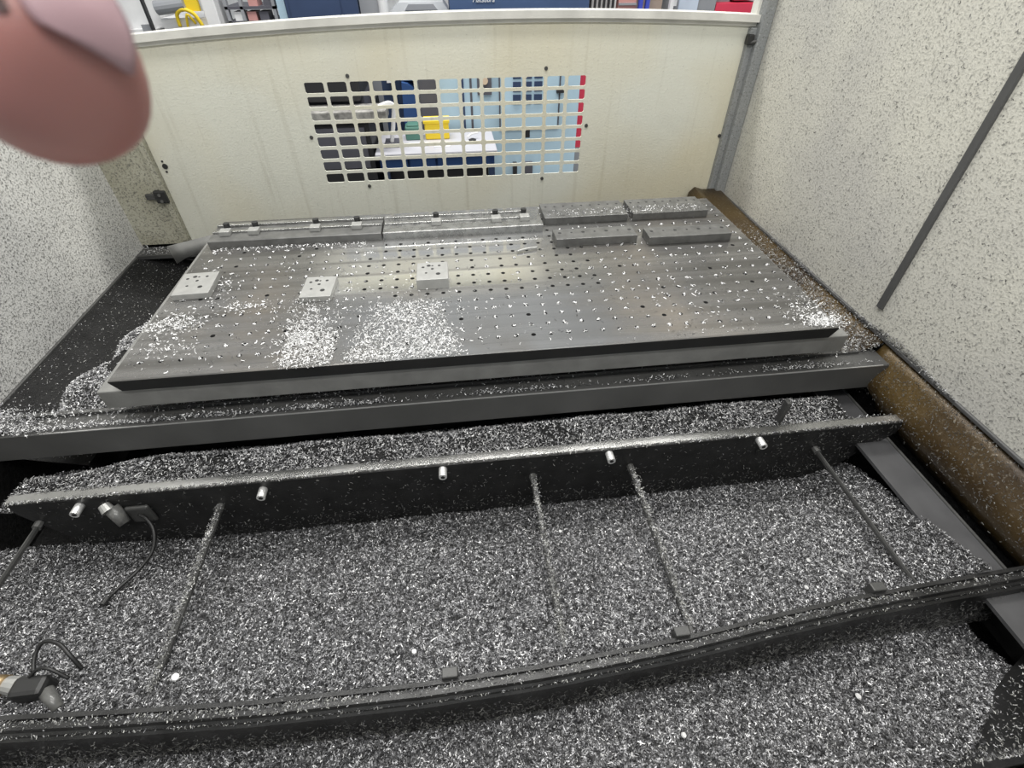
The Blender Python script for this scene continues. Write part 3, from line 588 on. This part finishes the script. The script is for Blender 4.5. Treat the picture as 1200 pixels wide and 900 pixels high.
long_rail(-.324, .386, 'right length of slotted aluminium rail with clamps at the back of the table', (-.09, .18, .31))
for k_ in range(2):
    pass
tag(MB().tube([(.245, 1.915, -.992), (.29, 1.93, -.990), (.335, 1.94, -.992)], .005).build('metal_curl', M_alul, None, True), 'long bright metal curl lying alone behind the middle block', 'metal curl')
# ================================================================ HALL BEYOND THE PANEL
def pc(name, c, rough=.5, metal=0): return mat(name, c, rough, metal, .06, 5)
C_blk, C_lb, C_navy, C_blue = pc('machine_black', (.025, .025, .028)), pc('machine_light_blue', (.50, .68, .80)), pc('machine_navy', (.035, .06, .13)), pc('drawer_blue', (.03, .09, .27))
C_wht, C_gry, C_yel, C_red, C_pink = pc('machine_white', (.8, .8, .8)), pc('machine_grey', (.30, .31, .33)), pc('yellow_plastic', (.85, .62, .03)), pc('red_paint', (.7, .05, .10)), pc('faded_red', (.55, .28, .26))
C_grn, C_dgry = pc('green_cloth', (.08, .2, .16)), pc('slate_grey', (.10, .10, .12)); C_bench = pc('bench_top', (.50, .50, .54))
t = empty('lathe', (-1.0, 5.0, -2.4), 'black machine with a grimy pale ledge seen through the left of the grille', 'machine')
box('body', C_blk, t, -1.6, -.66, 4.6, 5.6, -2.4, -1.14); box('hood', C_blk, t, -1.6, -.70, 4.75, 5.6, -1.03, -.62, bev=.03)
box('ledge', mat('grimy_ledge', (.35, .34, .32), .5, .2, .5, 20), t, -1.6, -.50, 4.55, 4.8, -1.14, -1.05, bev=.01); box('rear_panel', C_dgry, t, -1.6, -.70, 4.9, 5.6, -1.14, -1.0)
box('lower_door', C_dgry, t, -1.55, -.70, 4.575, 4.6, -1.5, -1.18)
t = empty('mill_column', (-.45, 5.4, -2.4), 'rounded navy and light blue machine head behind the grille', 'machine')
MB().prism([(-.60, -2.4), (-.28, -2.4), (-.28, -.55), (-.60, -.55)], 1, 5.5, 5.9).build('column', C_navy, t)
MB().prism([(-.40, -1.0)] + [(-.40 + .14 * math.sin(a), -1.0 - .17 * (1 - math.cos(a))) for a in [0, .4, .8, 1.2, 1.57]] + [(-.26, -1.35), (-.42, -1.35)], 1, 5.3, 5.5).build('curved_cover', C_blue, t)
box('head', C_lb, t, -.42, -.27, 5.35, 5.5, -1.0, -.6, bev=.02); box('tool_holder', C_wht, t, -.53, -.47, 5.3, 5.5, -1.0, -.85)
t = empty('monitor_arm', (-.5, 4.7, -1.35), 'white bent lamp arm standing at the left of the bench', 'lamp arm')
MB().tube([(-.50, 4.7, -1.33), (-.47, 4.7, -1.2), (-.44, 4.7, -1.06)], .018).build('arm', C_wht, t); MB().tube([(-.44, 4.7, -1.06), (-.48, 4.68, -1.03), (-.56, 4.66, -1.05)], .022).build('head', C_wht, t)
box('base', C_dgry, t, -.56, -.42, 4.66, 4.8, -1.37, -1.33)
t = empty('electrical_cabinet', (-.16, 5.3, -2.4), 'narrow dark grey cabinet behind the yellow box', 'cabinet')
box('body', C_dgry, t, -.245, -.085, 5.2, 5.6, -2.4, -.6); box('door', C_dgry, t, -.235, -.095, 5.19, 5.2, -2.3, -.7)
t = empty('workbench', (-.1, 4.9, -2.4), 'bench with a pale grey top and blue drawers behind the grille', 'workbench')
box('top', C_bench, t, -.64, .40, 4.5, 5.15, -1.42, -1.37, bev=.01)
for k in range(4): box('drawer', C_blue, t, -.60 + .24 * k, -.38 + .24 * k, 4.56, 4.6, -1.52, -1.43)
box('body', C_blue, t, -.62, .38, 4.6, 5.1, -1.54, -1.42)
for x in (-.60, .33): box('leg', C_navy, t, x, x + .05, 4.58, 4.64, -2.4, -1.54)
box('lower_shelf', C_blk, t, -.55, .33, 4.66, 5.1, -2.3, -1.54)
for lab, m, a, nm, ct in (('yellow plastic box on the bench behind the grille', C_yel, (-.215, .0, 4.85, 5.0, -1.37, -1.22), 'parts_box', 'box'), ('dark green cloth bundle on the bench left of the yellow box', C_grn, (-.39, -.25, 4.85, 5.0, -1.37, -1.26), 'cloth_bundle', 'cloth')):
    t = empty(nm, ((a[0] + a[1]) / 2, 4.9, -1.37), lab, ct); box('body', m, t, *a, bev=.012)
    if nm == 'parts_box': box('lid', C_yel, t, a[0] - .008, a[1] + .008, 4.84, 5.01, -1.235, -1.215)
    else: box('fold', C_grn, t, a[0] + .02, a[1] - .02, 4.86, 4.98, -1.262, -1.245, bev=.006)
for x, y, w_, lab in ((-.36, 4.66, .17, 'white paper sheet on the left of the bench'), (-.14, 4.62, .14, 'white paper sheet on the bench in front of the yellow box')):
    tag(MB().box(x, x + w_, y, y + .10, -1.37, -1.362).build('paper_sheet', C_wht), lab, 'paper')
t = empty('hand_tool', (.2, 4.75, -1.37), 'small dark tool with white handle on the right of the bench', 'tool')
MB().tube([(.17, 4.75, -1.36), (.2, 4.75, -1.35), (.23, 4.75, -1.36)], .012).build('grip', C_blk, t); MB().tube([(.16, 4.82, -1.35), (.20, 4.84, -1.33), (.26, 4.84, -1.32)], .009).build('handle', C_wht, t)
t = empty('blue_machining_centre', (.7, 5.6, -2.4), 'large light blue machine cabinet with vents behind the grille', 'machine')
bd = box('body', C_lb, t, -.06, 1.26, 5.25, 6.1, -2.4, -.6)
box('door_gap', C_navy, t, .125, .165, 5.235, 5.26, -1.50, -.62); box('side_groove', C_dgry, t, .22, .24, 5.24, 5.26, -1.5, -.62)
dr = box('door', C_lb, t, .50, 1.06, 5.225, 5.25, -1.40, -.62, bev=.008)
for i in range(3):
    for j in range(3): box('vent', C_navy, t, .62 + .1 * i, .695 + .1 * i, 5.215, 5.235, -.98 - .105 * j - .03 * (j == 2) * 0, -.90 - .105 * j)
box('door_frame', C_dgry, t, .49, .50, 5.22, 5.25, -1.41, -.62); box('door_frame', C_dgry, t, 1.06, 1.07, 5.22, 5.25, -1.41, -.62); box('door_frame', C_dgry, t, .49, 1.07, 5.22, 5.25, -1.41, -1.40)
box('handle', C_blk, t, 1.03, 1.10, 5.19, 5.225, -1.10, -1.07); box('slot', C_blk, t, .74, .79, 5.24, 5.26, -1.49, -1.40)
box('control_box', C_dgry, t, .29, .42, 5.20, 5.25, -1.10, -.80); MB().cyl((.355, 5.2, -.98), (.355, 5.16, -.98), .03).build('knob', pc('beige_knob', (.7, .55, .4)), t)
box('latch', C_blk, t, .62, .66, 5.2, 5.25, -1.86, -1.72); box('latch', C_dgry, t, .74, .82, 5.2, 5.25, -1.86, -1.72)
t = empty('red_rack', (1.35, 5.5, -2.4), 'red machine edge seen through the rightmost grille column', 'machine'); box('body', C_red, t, 1.265, 1.50, 5.3, 5.6, -1.62, -.6); box('base', C_gry, t, 1.265, 1.5, 5.3, 5.6, -2.4, -1.62)
# above the panel
t = empty('white_robot', (-2.95, 6.6, -2.4), 'white machine with hinged plates at the far upper left above the panel', 'machine')
box('body', C_wht, t, -3.5, -2.86, 6.5, 7.2, -2.4, -.70); box('upper_box', C_wht, t, -3.3, -2.82, 6.6, 7.0, -.70, -.45); box('black_strip', C_blk, t, -2.885, -2.865, 6.45, 6.5, -1.6, -.3); box('control', C_gry, t, -2.98, -2.90, 6.48, 6.52, -.72, -.66)
t = empty('hose_reel', (-2.55, 6.6, -2.4), 'pale casing with yellow coiled hose and grey motor at the upper left', 'hose reel')
box('casing', C_wht, t, -2.80, -2.36, 6.55, 7.2, -2.4, -.62); MB().cyl((-2.78, 6.5, -.53), (-2.50, 6.5, -.50), .06).build('motor', C_gry, t)
MB().tube([(-2.62, 6.5, -.68), (-2.60, 6.48, -.58), (-2.52, 6.46, -.54), (-2.44, 6.48, -.58), (-2.40, 6.5, -.68)], .018).build('hose', C_yel, t, True)
MB().tube([(-2.55, 6.5, -.70), (-2.50, 6.46, -.58), (-2.46, 6.5, -.66)], .012).build('hose', C_yel, t, True); box('bracket', C_yel, t, -2.5, -2.38, 6.5, 6.55, -.56, -.45)
t = empty('white_pillar', (-2.28, 6.6, -2.4), 'plain white pillar above the panel between the yellow hose and the rack', 'pillar'); MB().box(-2.35, -2.22, 6.5, 6.8, -2.4, .3, .01).build('post', C_wht, t)
t = empty('parts_rack', (-1.9, 7, -2.4), 'grey rack with rods and boxes above the panel, left of the navy cabinet', 'rack')
for x in (-2.17, -2.02, -1.70): box('upright', C_gry, t, x, x + .03, 6.6, 6.66, -2.4, .1)
for z in (-1.2, -.68, -.56): box('shelf', C_dgry, t, -2.17, -1.67, 6.6, 7.1, z, z + .025)
for x, z, m in ((-2.1, -.655, C_wht), (-1.97, -.655, C_pink), (-1.85, -.655, C_dgry), (-1.93, -.535, C_pink), (-1.78, -.535, C_dgry)): box('bin', m, t, x, x + .09, 6.62, 6.8, z, z + .075)
t = empty('light_blue_post', (-1.61, 6.8, -2.4), 'slim light blue post beside the left navy cabinet', 'post'); box('post', C_lb, t, -1.65, -1.57, 6.6, 6.8, -2.4, .1)
t = empty('navy_cabinet', (-1.2, 7, -2.4), 'dark navy machine cabinet above the panel, left of the parked car shape', 'machine'); box('body', C_navy, t, -1.54, -.83, 6.5, 7.3, -2.4, .2); box('door', C_navy, t, -1.50, -1.0, 6.485, 6.5, -2.2, .1)
t = empty('grey_machine', (-.6, 7, -2.4), 'mixed grey machine with a rounded housing beside the left navy cabinet', 'machine'); box('body', C_gry, t, -.82, -.62, 6.6, 7.2, -2.4, 0); MB().cyl((-.58, 6.6, -2.4), (-.58, 6.6, -.4), .05).build('housing', C_wht, t)
t = empty('glazed_hood', (-.2, 6.8, -2.4), 'light grey machine hood with slanted window above the middle of the panel', 'machine')
MB().prism([(-.52, -2.4), (.10, -2.4), (.10, -.60), (.04, -.52), (-.42, -.52), (-.52, -.60)], 1, 6.6, 7.2).build('hood', pc('pale_grey_paint', (.6, .62, .64)), t); MB().prism([(-.36, -.585), (-.02, -.585), (-.06, -.535), (-.32, -.535)], 1, 6.585, 6.6).build('window_pane', C_gry, t)
t = empty('navy_machine', (.85, 7, -2.4), 'wide navy blue machine enclosure with white lettering above the panel', 'machine'); box('body', pc('machine_blue_navy', (.05, .09, .19)), t, .11, 1.59, 6.5, 7.4, -2.4, .3)
cu = bpy.data.curves.new('lettering', 'FONT'); cu.body = 'Matsuura'; cu.size = .062; cu.extrude = .002; cu.shear = .3
tmp = bpy.data.objects.new('tmp', cu); COL.objects.link(tmp); bpy.context.view_layer.update()
me = bpy.data.meshes.new_from_object(tmp.evaluated_get(bpy.context.evaluated_depsgraph_get())); bpy.data.objects.remove(tmp)
me.transform(Matrix.Rotation(math.pi / 2, 4, 'X')); me.transform(Matrix.Translation((.345, 6.493, -.518))); link('lettering', me, C_wht, t)
t = empty('striped_grille', (1.75, 6.8, -2.4), 'white frame with black vertical bars right of the navy enclosure', 'frame'); box('panel', C_wht, t, 1.60, 1.92, 6.62, 6.8, -2.4, .1)
for k in range(6): box('bar', C_blk, t, 1.62 + .05 * k, 1.633 + .05 * k, 6.56, 6.62, -2.0, .1)
t = empty('brick_coloured_cabinet', (2.03, 6.8, -2.4), 'faded red cabinet above the right part of the panel', 'cabinet'); box('body', C_pink, t, 1.94, 2.14, 6.6, 7, -2.4, 0); box('shelf', C_gry, t, 1.94, 2.14, 6.58, 6.6, -.57, -.55)
t = empty('blue_bottle_stand', (2.22, 6.8, -2.4), 'pair of vivid blue uprights beside the faded red cabinet', 'stand')
for x in (2.16, 2.235): box('upright', pc('vivid_blue', (.05, .08, .5)), t, x, x + .04, 6.55, 6.6, -2.4, .1)
box('backing', pc('tan_board', (.45, .36, .30)), t, 2.15, 2.47, 6.7, 6.8, -2.4, .1)
t = empty('white_post', (2.49, 6.6, -2.4), 'slim white post above the right of the panel', 'post'); box('post', C_wht, t, 2.47, 2.51, 6.45, 6.5, -2.4, .3)
t = empty('grey_blue_cabinet', (2.8, 6.9, -2.4), 'grey cabinet with pale blue window above the right of the panel', 'cabinet'); box('body', C_gry, t, 2.53, 3.05, 6.6, 7.2, -2.4, .2); box('window_pane', pc('pale_blue_pane', (.6, .68, .8)), t, 2.62, 2.84, 6.585, 6.6, -.70, -.2); box('pale_box', C_wht, t, 2.52, 2.58, 6.55, 6.6, -.58, -.5)
t = empty('red_machine', (3.3, 6.8, -2.4), 'crimson red machine at the far upper right above the panel', 'machine'); box('body', C_red, t, 3.06, 3.60, 6.6, 7.2, -2.4, -.57); box('hood', C_red, t, 3.30, 3.60, 6.7, 7.2, -.55, .1); box('grey_gap', C_gry, t, 3.06, 3.3, 6.8, 7.2, -.57, .1)
# ================================================================ THUMB IN FRONT OF THE LENS
def campt(px, py, d): return M4 @ Vector(((px - 600) / 581 * d, -(py - 450) / 581 * d, -d))
M_skin = bpy.data.materials.new('skin'); N, L, B = nodes(M_skin)
tc = N.new('ShaderNodeTexCoord').outputs['Object']; nn = noise(N, L, tc, 60, 3)
L.new(mixcol(N, L, (.34, .15, .13), (.42, .20, .18), nn), B.inputs['Base Color']); B.inputs['Roughness'].default_value = .5
B.inputs['Subsurface Weight'].default_value = .25; B.inputs['Subsurface Radius'].default_value = (.006, .002, .001); B.inputs['Subsurface Scale'].default_value = 1.0
D = .062
def skin_chain(chains):
    """one continuous surface: vertices with radii joined by edges, grown by a Skin modifier"""
    V, E, Rr, idx = [], [], [], {}
    for ch in chains:
        prev = None
        for key, p, r in ch:
            if key not in idx: idx[key] = len(V); V.append(p); Rr.append(r)
            if prev is not None: E.append((prev, idx[key]))
            prev = idx[key]
    me = bpy.data.meshes.new('hand'); me.from_pydata(V, E, []); return me, Rr, idx
right, up, back = R.col[0].to_3d(), R.col[1].to_3d(), R.col[2].to_3d()
def cs(x, y, z): return M4 @ Vector((x, y, -z))                 # lens-side coordinates in metres: right, up, ahead
k_ = D / 581
tip = lambda px, py, dd=0: cs((px - 600) * k_, (450 - py) * k_, D + dd)
chains = [[('tip', tip(108, 122, -.0005), .0080), ('pad', tip(66, 92, .001), .0126), ('mid', tip(6, 40, .003), .0146), ('j1', tip(-60, -60, .006), .0142), ('k1', tip(-190, -190, -.004), .0135), ('m1', tip(-320, -290, -.03), .015), ('palm', tip(-430, -330, -.075), .024), ('wrist', tip(-560, -260, -.15), .026), ('arm', tip(-760, -100, -.26), .032)],
          ]
for n_, (sx, sy, sz) in enumerate(((-60, 60, .02), (-90, 130, .018), (-120, 195, .012), (-150, 255, .004))):
    bx, by, bz = -430 + sx, -330 + sy, -.05
    chains.append([('palm', None, None), ('kn%d' % n_, tip(bx, by, bz + .01), .0125), ('pa%d' % n_, tip(bx + 40, by + 20, bz + .045), .0100), ('pb%d' % n_, tip(bx + 110, by + 30, bz + .05), .0090), ('pc%d' % n_, tip(bx + 130, by + 28, bz + .03), .0080)])
me, Rr, idx = skin_chain(chains)
hand = bpy.data.objects.new('hand', me); COL.objects.link(hand); me.materials.append(M_skin)
tag(hand, 'blurred pinkish thumb tip covering the upper left corner, close to the lens', 'hand')
md = hand.modifiers.new('skin', 'SKIN'); md.use_smooth_shade = True
for i, v in enumerate(me.skin_vertices[0].data): v.radius = (Rr[i], Rr[i] * (.9 if i < 5 else 1)); v.use_root = (i == idx['palm'])
md2 = hand.modifiers.new('sub', 'SUBSURF'); md2.levels = 2; md2.render_levels = 3
# nail on the thumb's upper right side, and the shaded groove along its edge
M_nail = mat('fingernail', (.40, .26, .28), .5, bump=0)
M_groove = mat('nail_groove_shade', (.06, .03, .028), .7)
def on_thumb(px, py, dd): return tip(px, py, dd) - Vector((0, 0, H))
mb = MB(); rows = []
for i in range(15):
    u = i / 14; cx, cy = 92 + 46 * u, -60 + 140 * u; hw = 36 * math.sqrt(max(.02, 1 - max(0, (u - .6) / .4) ** 2)); row = []
    for j in range(9):
        v = -1 + j / 4; row.append(mb.bm.verts.new(on_thumb(cx + hw * v * .93, cy - hw * v * .36, -.008 + .010 * (v + 1) / 2)))
    rows.append(row)
for a, b in zip(rows, rows[1:]):
    for k in range(8): mb.bm.faces.new((a[k], a[k + 1], b[k + 1], b[k]))
nl = mb.build('nail', M_nail, None, True); nl.parent = hand
md = nl.modifiers.new('wrap', 'SHRINKWRAP'); md.target = hand; md.wrap_method = 'NEAREST_SURFACEPOINT'; md.wrap_mode = 'ABOVE_SURFACE'; md.offset = .0006
md = nl.modifiers.new('thick', 'SOLIDIFY'); md.thickness = .0005
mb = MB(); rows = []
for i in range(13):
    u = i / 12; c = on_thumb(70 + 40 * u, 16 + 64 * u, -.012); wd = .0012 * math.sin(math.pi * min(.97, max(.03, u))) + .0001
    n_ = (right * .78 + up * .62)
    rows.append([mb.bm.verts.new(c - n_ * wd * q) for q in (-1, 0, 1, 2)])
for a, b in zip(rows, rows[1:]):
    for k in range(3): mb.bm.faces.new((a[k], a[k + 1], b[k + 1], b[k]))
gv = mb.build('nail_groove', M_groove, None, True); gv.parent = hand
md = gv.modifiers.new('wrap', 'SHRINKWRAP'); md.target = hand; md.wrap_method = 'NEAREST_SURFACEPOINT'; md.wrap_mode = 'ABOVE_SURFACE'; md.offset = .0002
